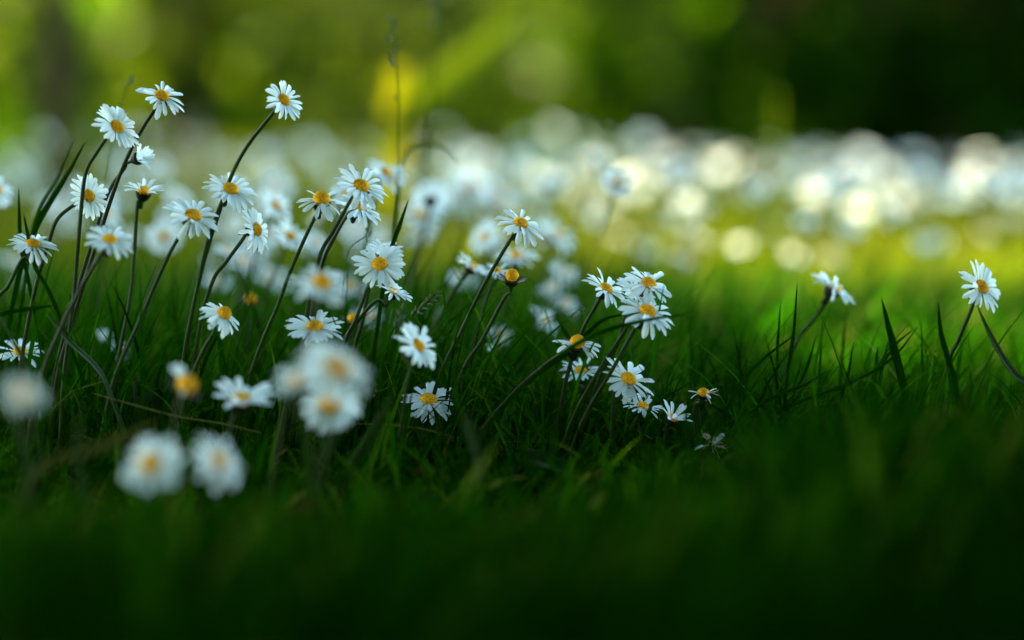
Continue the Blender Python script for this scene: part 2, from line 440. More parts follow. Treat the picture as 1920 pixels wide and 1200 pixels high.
GROUP_NEAR = "daisies standing in the grass around the plane of focus"
def daisy(cx, cy, w, ang, r, d, stem, label, n=34, elev=8, jit=9, disc='dome', gaps=0.0, name="daisy", petals=None, keep=None,
          stemr=0.00085, cup=None, len_j=0.15, wither=0.0, dscale=1.0, group=GROUP_NEAR, drop=None):
    rd = random.Random(int(cx * 7 + cy * 13))
    R = w * 0.5 / FPX * d
    r = r * 0.84 if r < 0.8 else r
    elev -= 3
    nrm, rot = head_frame(ang, r, rd.uniform(0, 6.28))
    C = P(cx, cy, d) - nrm * (0.12 * R)
    attach = C - nrm * (0.40 * R)
    pts = [attach, attach - nrm * 0.0035] if stem and math.hypot(stem[0][0] - cx, stem[0][1] - cy) > 16 else [attach]
    k = len(stem)
    for i, (sx, sy) in enumerate(stem):
        pts.append(P(sx, sy, d + 0.004 * (i + 1) / k))
    last = pts[-1]
    gz_ = float(ground_z(last.x, last.y))
    dirn = (pts[-1] - pts[-2])
    if last.z > gz_ + 0.004:
        run = min(1.2, max(-1.2, dirn.x / max(0.001, -dirn.z))) * 0.6 if dirn.z < -0.0005 else 0.0
        drop_ = last.z - gz_
        e = Vector((last.x + run * drop_, last.y + 0.1 * drop_, 0))
        e.z = float(ground_z(e.x, e.y)) - 0.004
        pts.append(e)
    base = pts[-1].copy(); base.z = float(ground_z(base.x, base.y))
    root = thing(name, label, "daisy", base, group)
    path = [p - base for p in spline(pts, 7)]
    m = len(path)
    V, F = tube(path, [stemr * (0.95 + 0.25 * i / m + (0.35 if i < 2 else 0)) for i in range(m)], 7)
    mesh_obj("stem", V, F, M_STEM, root)
    HM = Matrix.Translation(C - base) @ rot
    def part(nm, data, M):
        o = bpy.data.objects.new(nm, data); COL.objects.link(o); o.parent = root; o.matrix_basis = M
        return o
    if disc:
        ds = R * dscale
        part("flower_disc", DISCS[disc], HM @ Matrix.Diagonal((ds, ds, ds, 1)))
    part("sepal_cup", cup or CUP, HM @ Matrix.Diagonal((R, R, R, 1)))
    ga = 2 * math.pi / max(n, 1)
    bad = rd.uniform(0, 6.28) if rd.random() < 0.5 else None      # one side nibbled or bent
    for i in range(n):
        phi = i * ga + rd.uniform(-0.35, 0.35) * ga
        if rd.random() < gaps + 0.05: continue
        inner = i % 2
        e = elev + rd.gauss(0, jit) + (5 if inner else -3)
        pm = HM @ Matrix.Rotation(phi, 4, 'Z')
        # direction of this petal on the picture, for petals blown or sagging to one side
        dv = pm.to_3x3() @ Vector((1, 0, 0))
        sa = math.degrees(math.atan2(dv.dot(UP), dv.dot(RIGHT))) % 360
        if keep and not any(abs((sa - a + 180) % 360 - 180) < b for a, b in keep): continue
        if drop:
            for a, b, de in drop:
                q = abs((sa - a + 180) % 360 - 180)
                if q < b: e += de * (1 - q / b) ** 0.5
        if bad is not None and abs((phi - bad + math.pi) % (2 * math.pi) - math.pi) < 0.45: e += rd.choice([-28, -15, 22])
        L = R * 0.80 * (1 + rd.uniform(-len_j, len_j) - (0.08 if inner else 0))
        pool = WPETALS if rd.random() < wither else PETALS
        part("petal", rd.choice(pool), pm @ Matrix.Translation((R * 0.22, 0, R * (0.02 + 0.05 * inner))) @ Matrix.Rotation(-math.radians(e), 4, 'Y')
             @ Matrix.Rotation(rd.gauss(0, 0.14), 4, 'X') @ Matrix.Diagonal((L, L * rd.uniform(0.85, 1.15), L, 1)))
    return root

# flowers in or near the plane of focus, from the left
daisy(304, 178, 92, 62, 0.72, 1.10, [(291, 205), (262, 250), (228, 320), (190, 430), (140, 590), (105, 720)], "tall daisy at upper left whose lower petals hang loose, above its neighbour", 26, 4, 12, drop=[(300, 60, -22)], gaps=0.12)
daisy(220, 237, 96, 40, 0.66, 1.09, [(205, 251), (180, 288), (160, 328), (150, 420), (138, 560), (118, 730)], "wide open daisy beside the tall upper left one, its petals touching a closed bud", 36, 8, 7)
daisy(167, 367, 86, 15, 0.74, 1.10, [(146, 379), (110, 408), (93, 450), (62, 560), (35, 720)], "daisy facing right on a stem that curves away to the left, below two taller ones", 34, 10, 7)
daisy(262, 296, 66, 20, 0.45, 1.11, [(233, 316), (205, 358), (180, 430), (135, 580), (100, 720)], "half closed white daisy bud on a dark stem, seen from its side", 20, 62, 8, disc=None, name="daisy_bud", len_j=0.15)
daisy(270, 356, 82, 78, 0.22, 1.12, [(258, 380), (252, 470), (244, 560), (215, 720)], "ragged daisy seen edge on over a dark cup, greyish petals on its left", 26, 24, 14, gaps=0.2)
daisy(433, 353, 100, 65, 0.62, 1.10, [(418, 374), (390, 450), (366, 560), (342, 690)], "daisy with drooping right petals, below the tall curved stem at centre left", 36, 5, 9, drop=[(310, 50, -18)])
daisy(533, 187, 84, 33, 0.70, 1.10, [(516, 207), (468, 268), (436, 325), (412, 395), (380, 500), (350, 650)], "topmost daisy standing alone on a long curved stem at centre left", 36, 8, 7)
daisy(363, 403, 106, 62, 0.62, 1.08, [(345, 430), (310, 492), (262, 602), (212, 720)], "big open daisy crossed on its right by the long curved stem", 34, 6, 9)
daisy(62, 456, 92, 75, 0.44, 1.09, [(42, 486), (16, 535), (-18, 600)], "flat tilted daisy near the left edge above a fat dark cup", 34, 6, 7)
daisy(206, 448, 92, 72, 0.60, 1.045, [(190, 478), (152, 540), (116, 612), (72, 730)], "slightly soft daisy in the middle of the left group with a long leaning stem", 34, 6, 8)
daisy(38, 658, 84, 82, 0.55, 1.12, [(42, 690), (40, 730)], "small low daisy at the left edge behind a bright crossing grass blade", 24, 8, 8, gaps=0.1)
daisy(420, 588, 86, 50, 0.50, 1.08, [(402, 622), (380, 660), (350, 740)], "daisy with all its petals swept down and back from a high yellow cone", 34, -20, 10, disc='cone')
daisy(482, 430, 88, 12, 0.46, 1.10, [(460, 441), (425, 490), (398, 530), (370, 640)], "narrow daisy turned to the right, dark cup on its left side", 36, 8, 7)
daisy(603, 373, 96, 80, 0.52, 1.10, [(592, 405), (548, 500), (522, 570), (468, 710)], "daisy with few long petals and a tall yellow disc, beside the double flower", 20, -6, 13, disc='cone', gaps=0.15)
daisy(678, 347, 106, 60, 0.70, 1.09, [(660, 372), (626, 432), (600, 480), (575, 590)], "large upper flower of the overlapping pair on one thick brown stem", 34, 7, 9)
daisy(676, 386, 92, 62, 0.55, 1.115, [(655, 400), (630, 440), (606, 490), (585, 590)], "lower flower of the overlapping pair, hidden in part by the large one", 30, 4, 8)
daisy(712, 494, 98, 85, 0.84, 1.09, [(692, 535), (667, 600), (642, 665)], "round daisy looking straight out of the picture, a second one peeping over it", 38, 6, 7)
daisy(722, 468, 74, 75, 0.55, 1.12, [(700, 505), (680, 600), (660, 680)], "small daisy peeping over the top of the round frontal one", 30, 10, 7)
daisy(738, 545, 72, 62, 0.24, 1.10, [(706, 564), (672, 600), (640, 645), (600, 720)], "side view daisy on a big black cup below the round frontal one", 30, 16, 8)
daisy(590, 611, 110, 88, 0.52, 1.08, [(578, 650), (560, 690), (540, 740)], "open daisy with a wide yellow disc, a dark stem crossing its left petals", 38, 3, 8)
daisy(785, 648, 94, 32, 0.54, 1.045, [(770, 690), (760, 740)], "soft daisy turned to the right, just above the lone low daisy", 36, 8, 6)
daisy(804, 748, 104, 80, 0.62, 1.10, [(796, 775), (789, 815), (797, 850)], "lone low daisy on a bent black stem in the middle of the grass", 34, 2, 12, gaps=0.05)
daisy(977, 417, 94, 66, 0.58, 1.10, [(963, 440), (910, 530), (866, 620), (818, 725)], "daisy with thin spread petals on a long straight leaning stem at centre", 30, -2, 10, drop=[(310, 50, -12)])
daisy(886, 498, 70, 58, 0.22, 1.17, [(873, 512), (832, 580), (800, 660)], "small daisy half turned away, left of the long straight stem", 30, 14, 8)
daisy(960, 516, 84, 85, 0.40, 1.10, [(944, 562), (903, 640), (862, 710)], "spent daisy without petals, orange cone over open dark sepals", 0, disc='cone', name="daisy", cup=CUP_OPEN, dscale=0.9)
daisy(1137, 540, 90, 55, 0.50, 1.10, [(1125, 560), (1090, 625), (1060, 720)], "left flower of the cluster of four, a white petal tip lying on its disc", 26, 8, 9)
daisy(1217, 530, 100, 62, 0.66, 1.09, [(1200, 565), (1172, 620), (1120, 700), (1068, 800)], "top right flower of the cluster of four with long separate petals", 30, 4, 11)
daisy(1193, 546, 80, 60, 0.55, 1.115, [(1175, 580), (1160, 640), (1120, 720)], "small middle flower squeezed between the others of the cluster of four", 30, 8, 8)
daisy(1215, 582, 108, 65, 0.62, 1.08, [(1193, 612), (1150, 690), (1088, 800)], "lowest flower of the cluster of four, a broad bunch of petals hanging below", 32, 2, 10, drop=[(290, 40, -14)])
daisy(1083, 641, 84, 78, 0.52, 1.09, [(1058, 664), (1000, 705), (940, 765), (890, 830)], "spent daisy with black curled sepals and only a few petals at its sides", 30, -10, 10, disc='cone', cup=CUP_OPEN, keep=[(190, 22), (345, 25), (270, 10)], stemr=0.0013)
daisy(1090, 693, 80, 88, 0.52, 1.13, [(1092, 730), (1095, 790)], "soft daisy behind two crossing stems, below the spent black one", 22, 10, 12)
daisy(1179, 709, 104, 60, 0.66, 1.09, [(1152, 738), (1146, 830)], "open daisy at the top of the slanting low row of three", 28, 2, 10, drop=[(260, 50, -10)])
daisy(1206, 760, 76, 72, 0.36, 1.10, [(1194, 786), (1180, 815)], "middle daisy of the slanting low row with its petals raised at the left", 20, 12, 14)
daisy(1262, 781, 72, 60, 0.42, 1.09, [(1250, 806), (1246, 830)], "lowest daisy of the slanting row, petals standing up like a cup", 20, 36, 9, disc='flat')
daisy(1319, 735, 62, 86, 0.48, 1.10, [(1306, 762), (1308, 805)], "nearly bare daisy with one upright petal and withered shreds", 18, 20, 20, disc='dome', dscale=1.15, keep=[(80, 14), (330, 30), (180, 14)], wither=0.55, stemr=0.0016)
daisy(1335, 832, 66, 60, 0.55, 1.085, [(1318, 850), (1312, 870)], "withered brown daisy head low in the dark grass", 22, 28, 26, disc=None, name="withered_daisy", wither=0.9, len_j=0.3)
daisy(1566, 538, 92, 50, 0.14, 1.165, [(1553, 560), (1515, 612), (1488, 655)], "daisy seen from behind with its dark cup, right of the empty green stretch", 32, 6, 10)
daisy(1842, 537, 98, 40, 0.78, 1.12, [(1826, 565), (1796, 640), (1776, 690)], "single clear daisy at the right edge with long thin petals", 32, 3, 8)

# blurred flowers in front of the plane of focus
GF = "soft daisies in front of the plane of focus"
daisy(283, 868, 112, 90, 0.90, 0.86, [(286, 935), (290, 970)], "pale blurred daisy facing the viewer, lowest at the left", 34, 6, 7, dscale=1.25, group=GF)
daisy(410, 864, 116, 35, 0.46, 0.875, [(405, 905), (398, 950)], "blurred bluish daisy tipped to the right beside the lowest one", 34, 6, 7, dscale=1.2, group=GF)
daisy(42, 738, 84, 60, 0.72, 0.82, [(45, 790), (50, 850)], "pale blurred daisy cut by the left edge behind two green stems", 30, 8, 7, dscale=1.3, group=GF)
daisy(350, 722, 104, 60, 0.50, 0.955, [(335, 760), (325, 820)], "spent blurred daisy, big yellow cone with just two white petals", 30, 20, 10, disc='cone', keep=[(130, 16), (265, 18)], dscale=1.15, cup=CUP_OPEN, group=GF)
daisy(453, 746, 118, 78, 0.36, 1.00, [(440, 780), (430, 830)], "wide soft daisy with raised petals, next to the spent one with two petals", 24, 24, 12, group=GF)
daisy(619, 758, 112, 88, 0.82, 0.965, [(625, 810), (612, 870)], "frontal soft daisy at the bottom of the blurred trio", 36, 6, 6, dscale=1.2, group=GF)
daisy(630, 690, 140, 55, 0.62, 0.865, [(618, 745), (610, 820)], "most blurred daisy, upper right of the soft trio", 36, 6, 7, dscale=1.25, group=GF)
daisy(556, 712, 100, 110, 0.45, 0.885, [(560, 760), (575, 830)], "blurred daisy with a dark underside, left of the soft trio", 32, 16, 8, group=GF)
daisy(603, 531, 112, 70, 0.56, 0.965, [(595, 575), (570, 660), (545, 730)], "soft daisy with a broad yellow disc floating before the dark stems", 32, 4, 9, group=GF, disc='cone')

# softer flowers a little behind
GB = "soft daisies just behind the plane of focus"
behind = [
 (518, 385, 76, 40, 0.6, 1.25, [(500, 430), (470, 520)], "soft daisy left of the double flower, facing right"),
 (545, 442, 72, 50, 0.7, 1.22, [(530, 480), (500, 560)], "soft daisy crossed by a long dark stem, under the one facing right"),
 (790, 402, 84, 80, 0.6, 1.34, [(770, 440), (735, 500)], "blurred daisy right of the upright blade tip, tilted back"),
 (790, 440, 62, 290, 0.5, 1.38, [(775, 470), (745, 540)], "blurred daisy hanging under the tilted one right of the blade tip"),
 (724, 323, 84, 60, 0.5, 1.22, [(712, 360), (690, 440)], "soft daisy behind the double flower with an orange disc"),
 (648, 362, 60, 60, 0.5, 1.19, [(630, 420), (600, 520)], "small soft daisy peeping out left of the double flower"),
 (203, 398, 64, 40, 0.5, 1.30, [(195, 450), (180, 560)], "pale soft daisy directly behind the daisy that faces right"),
 (1045, 440, 84, 50, 0.4, 1.36, [(1030, 480), (1000, 580)], "soft daisy behind and right of the thin petalled centre one"),
 (968, 478, 84, 85, 0.45, 1.24, [(960, 520), (940, 620)], "soft daisy with petals raised above the orange spent cone"),
 (932, 507, 60, 80, 0.45, 1.16, [(920, 540), (890, 640)], "dim small daisy hidden behind the orange spent cone"),
 (1060, 510, 64, 50, 0.4, 1.38, [(1050, 560), (1030, 640)], "blurred white flower at the top of the chain of three"),
 (1036, 537, 56, 110, 0.4, 1.34, [(1030, 580), (1020, 660)], "blurred white flower at the left of the chain of three"),
 (1060, 568, 66, 60, 0.4, 1.34, [(1050, 600), (1040, 680)], "blurred white flower at the bottom of the chain of three"),
 (1022, 600, 62, 35, 0.4, 1.26, [(1010, 640), (1000, 720)], "narrow tilted soft flower left of the cluster of four"),
 (938, 628, 54, 90, 0.75, 1.24, [(935, 680), (930, 740)], "little round soft daisy in the green between stems at centre"),
 (228, 655, 54, 40, 0.4, 1.24, [(215, 700), (205, 760)], "dim little daisy deep between the left stems"),
 (428, 468, 56, 80, 0.4, 1.28, [(420, 500), (400, 600)], "dim daisy low behind the narrow right turned one"),
 (455, 488, 80, 60, 0.5, 1.36, [(445, 530), (425, 620)], "large dim daisy behind a thin stem at centre left"),
 (655, 535, 80, 70, 0.4, 1.30, [(645, 580), (625, 680)], "greyish pink blurred daisy behind the soft broad disc one"),
 (510, 520, 70, 70, 0.5, 1.42, [(500, 560), (480, 640)], "faint blurred daisy between the dark stems at centre left"),
 (892, 735, 60, 70, 0.4, 1.30, [(885, 770), (880, 800)], "dim pinkish daisy low to the right of the lone low one"),
 (820, 598, 60, 60, 0.5, 1.50, [(815, 640), (810, 700)], "faint far daisy above the soft one turned right"),
 (886, 345, 84, 60, 0.55, 1.50, [(880, 380), (860, 460)], "blurred daisy above the centre with its disc showing"),
 (935, 362, 84, 60, 0.5, 1.55, [(925, 400), (905, 480)], "blurred daisy touching the right side of the one above the centre"),
 (-4, 355, 70, 40, 0.6, 1.22, [(-20, 400), (-40, 480)], "soft daisy cut in half by the left edge"),
 (690, 590, 70, 70, 0.4, 1.28, [(680, 630), (670, 700)], "dim daisy under the black cup of the side view one"),
 (480, 455, 70, 70, 0.4, 1.45, [(470, 500), (450, 600)], "faint daisy under the narrow right turned one"),
 (735, 592, 50, 70, 0.4, 1.45, [(730, 630), (720, 700)], "faint brownish daisy above the soft one turned right"),
]
for (cx, cy, w, a, r, d, st, lab) in behind:
    daisy(cx, cy, w, a, r, d, st, lab, 26, 8, 9, group=GB)
daisy(470, 560, 60, 75, 0.5, 1.22, [(468, 600), (465, 680)], "bare yellow cone without petals, soft, between the left stems", 0, disc='cone', cup=CUP_OPEN, group=GB)
daisy(662, 597, 60, 75, 0.5, 1.16, [(655, 640), (645, 710)], "small bare yellow cone under the round frontal daisy", 0, disc='cone', cup=CUP_OPEN, group=GB)
daisy(919, 658, 34, 80, 0.5, 1.17, [(915, 690), (912, 740)], "tiny round white bud below the little round soft daisy", 16, 70, 6, disc=None, name="daisy_bud", group=GB)
daisy(195, 636, 44, 80, 0.5, 1.24, [(192, 680), (188, 740)], "white half open bud deep between the left stems", 14, 62, 8, disc=None, name="daisy_bud", group=GB)

# the meadow of daisies beyond: six kinds built with parts, then copied one by one
def field_proto(h, lean, tilt, az, npet, seed):
    rd = random.Random(seed)
    root = thing("daisy", "", "daisy")
    top = Vector((lean * h, 0, h))
    V, F = tube(spline([top, Vector((lean * h * 0.8, 0, h * 0.75)), Vector((lean * h * 0.25, 0, h * 0.3)), Vector((0, 0, -0.012))], 3), 0.001, 5)
    mesh_obj("stem", V, F, M_STEM, root)
    n = Vector((math.sin(tilt) * math.cos(az), math.sin(tilt) * math.sin(az), math.cos(tilt)))
    x = n.orthogonal().normalized()
    M = Matrix.Translation(top) @ Matrix((x, n.cross(x), n)).transposed().to_4x4()
    R = 0.0115
    V, F = [], []
    for i in range(npet):
        phi = 2 * math.pi * i / npet + rd.uniform(-0.08, 0.08)
        e = math.radians(8 + rd.gauss(0, 10))
        pv, pf = petal_mesh(rd.randrange(9), 1.15)
        T = M @ Matrix.Rotation(phi, 4, 'Z') @ Matrix.Translation((R * 0.2, 0, R * 0.3 + 0.0003 * (i % 2))) @ Matrix.Rotation(-e, 4, 'Y') @ Matrix.Diagonal((R * 0.8, R * 0.8, R * 0.8, 1))
        b = len(V)
        V += [T @ Vector(q) for q in pv]; F += [tuple(b + k for k in f_) for f_ in pf]
    mesh_obj("petals", V, F, M_PETAL, root)
    o = bpy.data.objects.new("flower_disc", DISCS['dome']); COL.objects.link(o); o.parent = root
    o.matrix_basis = M @ Matrix.Translation((0, 0, R * 0.3)) @ Matrix.Diagonal((R, R, R, 1))
    o = bpy.data.objects.new("sepal_cup", CUP); COL.objects.link(o); o.parent = root
    o.matrix_basis = M @ Matrix.Translation((0, 0, R * 0.35)) @ Matrix.Diagonal((R, R, R, 1))
    return root

PH = [0.145, 0.100, 0.165, 0.080, 0.120, 0.135]
protos = [field_proto(PH[0], 0.35, 0.75, -0.6, 24, 1), field_proto(PH[1], 0.25, 0.5, -1.2, 26, 2), field_proto(PH[2], 0.45, 0.95, -0.9, 22, 3),
          field_proto(PH[3], 0.15, 0.35, -0.3, 24, 4), field_proto(PH[4], 0.30, 1.1, -1.5, 24, 5), field_proto(PH[5], 0.4, 0.6, 2.2, 24, 6)]
G_SUN, G_SHADE = "daisies blurred into discs in the sunny meadow", "daisies blurred in the shaded meadow at the left"
L_SUN = "white daisy blurred to a pale disc among many in the sunlit band of meadow"
L_SHADE = "bluish white daisy blurred among many in the shaded meadow behind the left group"
used = set()
def field_daisy(x, y, k, sc, rz, shade):
    p = protos[k]
    if k not in used:
        used.add(k); root = p
    else:
        root = p.copy(); COL.objects.link(root)
        for ch in p.children: link_copy(ch, root)
    root.location = (x, y, float(ground_z(x, y)))
    root.scale = (sc, sc, sc); root.rotation_euler = (0, 0, rz)
    tag(root, L_SHADE if shade else L_SUN, "daisy", G_SHADE if shade else G_SUN)

fr = random.Random(5)
spots = []
while len(spots) < 196:
    if fr.random() < 0.30:
        px = fr.uniform(-60, 850); d = 1.32 + 2.0 * fr.random() ** 1.4; shade = True; sc = fr.uniform(0.62, 0.95)
    else:
        px = fr.uniform(800, 1980); d = (1.62 if px > 1000 else 1.75) + 2.4 * fr.random() ** 1.5; shade = False; sc = fr.uniform(0.62, 0.95)
    x, y = (px - 960) / FPX * d, d
    if any((x - a) ** 2 + (y - b) ** 2 < 0.035 ** 2 for a, b, *_ in spots): continue
    k = fr.randrange(6)
    ragged = 22 * math.sin(px / 83 + d) + 16 * math.sin(px / 37 + 2 * d)
    top = ragged + (225 + max(0.0, 2.1 - d) * 200 if px < 820 else 258 + max(0, px - 1100) * 0.06) + fr.random() ** 1.2 * 80
    hmax = CAM_H - (top - 200) / FPX * d - float(ground_z(x, y))
    spots.append((x, y, min(sc, max(0.45, hmax / PH[k])), shade, k))
BRIGHT = [(955, 250, 2.7), (1010, 262, 2.9), (1160, 262, 2.7), (1300, 302, 2.6), (1385, 322, 2.5), (1490, 318, 2.5), (1560, 300, 2.7), (1648, 380, 2.3), (1690, 372, 2.4), (1800, 325, 2.4),
          (1882, 408, 2.1), (1365, 462, 1.95), (1785, 440, 2.05), (1625, 300, 2.8), (820, 350, 2.2), (1475, 372, 2.2), (1240, 345, 2.4), (1080, 345, 2.3), (1905, 330, 2.5), (1560, 398, 2.1)]
spots = [q for q in spots if not any((q[0] - P(a, b, d_).x) ** 2 + (q[1] - d_) ** 2 < 0.05 ** 2 for a, b, d_ in BRIGHT)]
for i, (px, py, d) in enumerate(BRIGHT):      # the ones the sun reaches
    x = (px - 960) / FPX * d
    k = [0, 2, 4, 1][i % 4]
    hh_ = CAM_H - (py - 200) / FPX * d - float(ground_z(x, d))
    spots.append((x, d, min(1.15, max(0.5, hh_ / PH[k])), False, k))
for i in range(34):      # soft flowers between the stems of the left and middle groups
    px = fr.uniform(20, 1090); d = fr.uniform(1.27, 1.72); k = fr.randrange(6)
    x = (px - 960) / FPX * d
    if any((x - a) ** 2 + (d - b) ** 2 < 0.03 ** 2 for a, b, *_ in spots): continue
    hh_ = CAM_H - (fr.uniform(315, 520) - 200) / FPX * d - float(ground_z(x, d))
    spots.append((x, d, min(1.0, max(0.5, hh_ / PH[k])), True, k))
for x, y, sc, shade, k in spots:
    field_daisy(x, y, k, sc, fr.gauss(0, 0.5), shade)

# the farther daisies nobody could count: one mass
mv, mf_ = [], []
pv = [petal_mesh(q, 1.3) for q in range(3)]
tv = np.array(pv[0][0]); tf = np.array(pv[0][1])
mr = np.random.default_rng(31)
V, F, off = [], [], 0
for i in range(150):
    d = 2.4 + 3.6 * mr.random()
    px = mr.uniform(780, 2000) if mr.random() < 0.8 else mr.uniform(-80, 800)
    x = (px - 960) / FPX * d
    top = np.array([x, d, float(ground_z(x, d)) + min(mr.uniform(0.07, 0.13), CAM_H - (62 + max(0, px - 1100) * 0.06 + 26 * math.sin(px / 83) + 50 * mr.random() ** 2) / FPX * d - float(ground_z(x, d)))])
    R = 0.0085
    tl, az = abs(mr.normal(0, 0.5)), mr.random() * 6.28
    nn = Vector((math.sin(tl) * math.cos(az), math.sin(tl) * math.sin(az), math.cos(tl)))
    xx = nn.orthogonal().normalized(); rot = np.array(Matrix((xx, nn.cross(xx), nn)).transposed())
    for k in range(14):
        a = k * 0.4488 + mr.uniform(-.1, .1)
        rz = np.array([[math.cos(a), -math.sin(a), 0], [math.sin(a), math.cos(a), 0], [0, 0, 1]])
        q = tv * np.array([1, 1.8, 1]) * R * 0.85 + np.array([R * 0.15, 0, 0.0003 * (k % 2)])
        V.append((q @ rz.T) @ rot.T + top); F.append(tf + off); off += len(tv)
o = mesh_obj("daisy_meadow", np.concatenate(V), np.concatenate(F), M_PETAL)
o["kind"] = "stuff"

# ------------------------------------------------------------------ single blades, stalks and leaves that stand out
def ribbon(name, pts, width_px, d, m, label, cat="grass blade", to_ground=True, group=None, base_w=0.8, tip_w=0.04, turn=0.5, dd=0.0, n=8):
    """a folded blade of grass: pts from the tip down"""
    k = len(pts)
    P3 = [P(px, py, d + dd * (1 - i / max(1, k - 1))) for i, (px, py) in enumerate(pts)]
    if to_ground:
        l = P3[-1]; g = float(ground_z(l.x, l.y))
        if l.z > g + 0.003:
            v = (P3[-1] - P3[-2]).normalized()
            sl = max(-0.8, min(0.8, v.x / max(0.15, -v.z)))
            e = Vector((l.x + sl * (l.z - g) * 0.7, l.y + 0.05 * (l.z - g), 0)); e.z = float(ground_z(e.x, e.y)) - 0.003
            P3.append(e)
    base = P3[-1].copy()
    path = spline(P3, n)
    W = width_px / FPX * d * 0.5
    V, F = [], []
    L = len(path)
    for i, p in enumerate(path):
        t = i / (L - 1)
        tg = (path[min(i + 1, L - 1)] - path[max(i - 1, 0)]).normalized()
        side = tg.cross(FWD).normalized()
        nr = side.cross(tg).normalized()
        a = turn * math.sin(2.2 * t + 0.4)
        s2 = side * math.cos(a) + nr * math.sin(a); n2 = tg.cross(s2).normalized()
        w = W * (tip_w + (1 - tip_w) * min(1, t * 3.2) ** 0.75) * (1 - (1 - base_w) * max(0, t - 0.5) * 2)
        q = p - base
        V += [q - s2 * w + n2 * (w * 0.35), q - s2 * w * 0.5 + n2 * (w * 0.10), q - n2 * (w * 0.12), q + s2 * w * 0.5 + n2 * (w * 0.10), q + s2 * w + n2 * (w * 0.35)]
    for i in range(L - 1):
        for j in range(4):
            F.append((i * 5 + j, i * 5 + j + 1, i * 5 + j + 6, i * 5 + j + 5))
    o = mesh_obj(name, V, F, m)
    o.location = base
    sol = o.modifiers.new("thickness", 'SOLIDIFY'); sol.thickness = 0.00022; sol.offset = 0
    return tag(o, label, cat, group)

GBL = "single grass blades that stand out from the sward"
R_ = ribbon
R_("grass_blade", [(1653, 560), (1672, 640), (1690, 715), (1698, 770)], 17, 1.09, M_BLADE, "broad dark upright grass blade with a sharp tip, left of the right edge daisy", group=GBL, turn=0.25)
R_("grass_blade", [(1758, 562), (1765, 630), (1788, 710), (1800, 790)], 11, 1.08, M_BLADE, "dark blade curving slightly right, second right of the broad upright one", group=GBL, turn=0.3)
R_("grass_blade", [(1832, 572), (1862, 640), (1900, 700), (1945, 745)], 13, 1.10, M_BLADE_PALE, "light green blade slanting down right from under the right edge daisy", group=GBL)
R_("grass_blade", [(1495, 530), (1488, 620), (1476, 700), (1470, 770)], 8, 1.10, M_BLADE, "thin tall upright blade below the daisy seen from behind", group=GBL)
R_("grass_blade", [(1464, 566), (1458, 640), (1456, 720)], 6, 1.12, M_BLADE, "thinner upright blade just left of the tall one", group=GBL)
R_("grass_blade", [(1502, 620), (1440, 665), (1395, 710), (1365, 760)], 7, 1.10, M_BLADE, "thin blade sloping up to the right across the tall upright one", group=GBL)
R_("grass_blade", [(1722, 612), (1672, 672), (1600, 715), (1480, 760), (1400, 790)], 7, 1.10, M_BLADE, "long low blade sweeping across the dark grass at right", group=GBL)
R_("grass_blade", [(1720, 612), (1680, 645), (1650, 690), (1625, 760)], 6, 1.13, M_BLADE, "thin blade leaning right behind the broad upright one", group=GBL)
R_("grass_blade", [(1560, 690), (1510, 720), (1440, 750), (1380, 800)], 7, 1.09, M_BLADE, "thin flat blade in the tangle below the tall upright blade", group=GBL)
R_("grass_blade", [(1600, 640), (1590, 700), (1570, 770)], 6, 1.11, M_BLADE, "short thin blade between the tall and the broad upright ones", group=GBL)
R_("grass_blade", [(1530, 630), (1512, 690), (1480, 760)], 6, 1.10, M_BLADE, "thin curved blade right beside the tall upright one", group=GBL)
R_("grass_blade", [(1310, 588), (1235, 596), (1150, 615), (1080, 645), (1010, 700), (945, 760), (890, 840)], 9, 1.065, M_BLADE, "long arching blade that passes in front of the cluster of four", group=GBL, dd=-0.01)
R_("grass_blade", [(1180, 588), (1130, 600), (1085, 640), (1030, 685), (975, 720), (915, 790)], 10, 1.10, M_BLADE, "dark arching blade leading up to the cluster of four", group=GBL)
R_("grass_blade", [(735, 745), (703, 800), (660, 875), (615, 940)], 20, 1.02, M_BLADE_PALE, "broad pale grass blade leaning right, left of the lone low daisy", group=GBL)
R_("grass_blade", [(150, 770), (146, 850), (155, 920), (170, 985)], 14, 0.90, M_BLADE_PALE, "blurred pale upright stalk at lower left", group=GBL)
R_("grass_blade", [(300, 790), (225, 822), (150, 850), (70, 885)], 16, 0.90, M_STRAW, "blurred brownish stalk lying slantwise at lower left", group=GBL)
R_("grass_blade", [(88, 590), (128, 640), (180, 690), (208, 745)], 13, 1.08, M_BLADE_PALE, "bright arching blade with a shiny fold among the left stems", group=GBL, turn=1.0)
R_("grass_blade", [(-4, 588), (25, 640), (50, 690), (62, 760)], 8, 1.05, M_BLADE_PALE, "yellow green blade crossing the low daisy at the left edge", group=GBL)
R_("grass_blade", [(2, 690), (10, 740), (30, 800), (45, 850)], 12, 0.92, M_BLADE_PALE, "pale blurred blade in front of the left edge daisy", group=GBL)
R_("grass_blade", [(572, 780), (574, 850), (578, 925)], 16, 0.98, M_BLADE, "blurred upright green blade under the soft trio", group=GBL)
R_("grass_blade", [(640, 790), (620, 840), (605, 880)], 14, 0.97, M_BLADE_PALE, "short pale blade under the frontal soft daisy", group=GBL)
R_("grass_blade", [(170, 736), (240, 756), (330, 780), (420, 795), (490, 812)], 4, 1.07, M_STRAW, "long straw coloured blade lying flat across the left grass", group=GBL, to_ground=False)
R_("grass_blade", [(665, 795), (730, 796), (800, 806), (860, 822)], 5, 1.09, M_STRAW, "thin yellow blade lying behind the bent black stem", group=GBL, to_ground=False)
R_("grass_blade", [(766, 374), (750, 420), (735, 462), (715, 560)], 9, 1.11, M_BLADE, "upright blade tip right of the double flower", group=GBL)
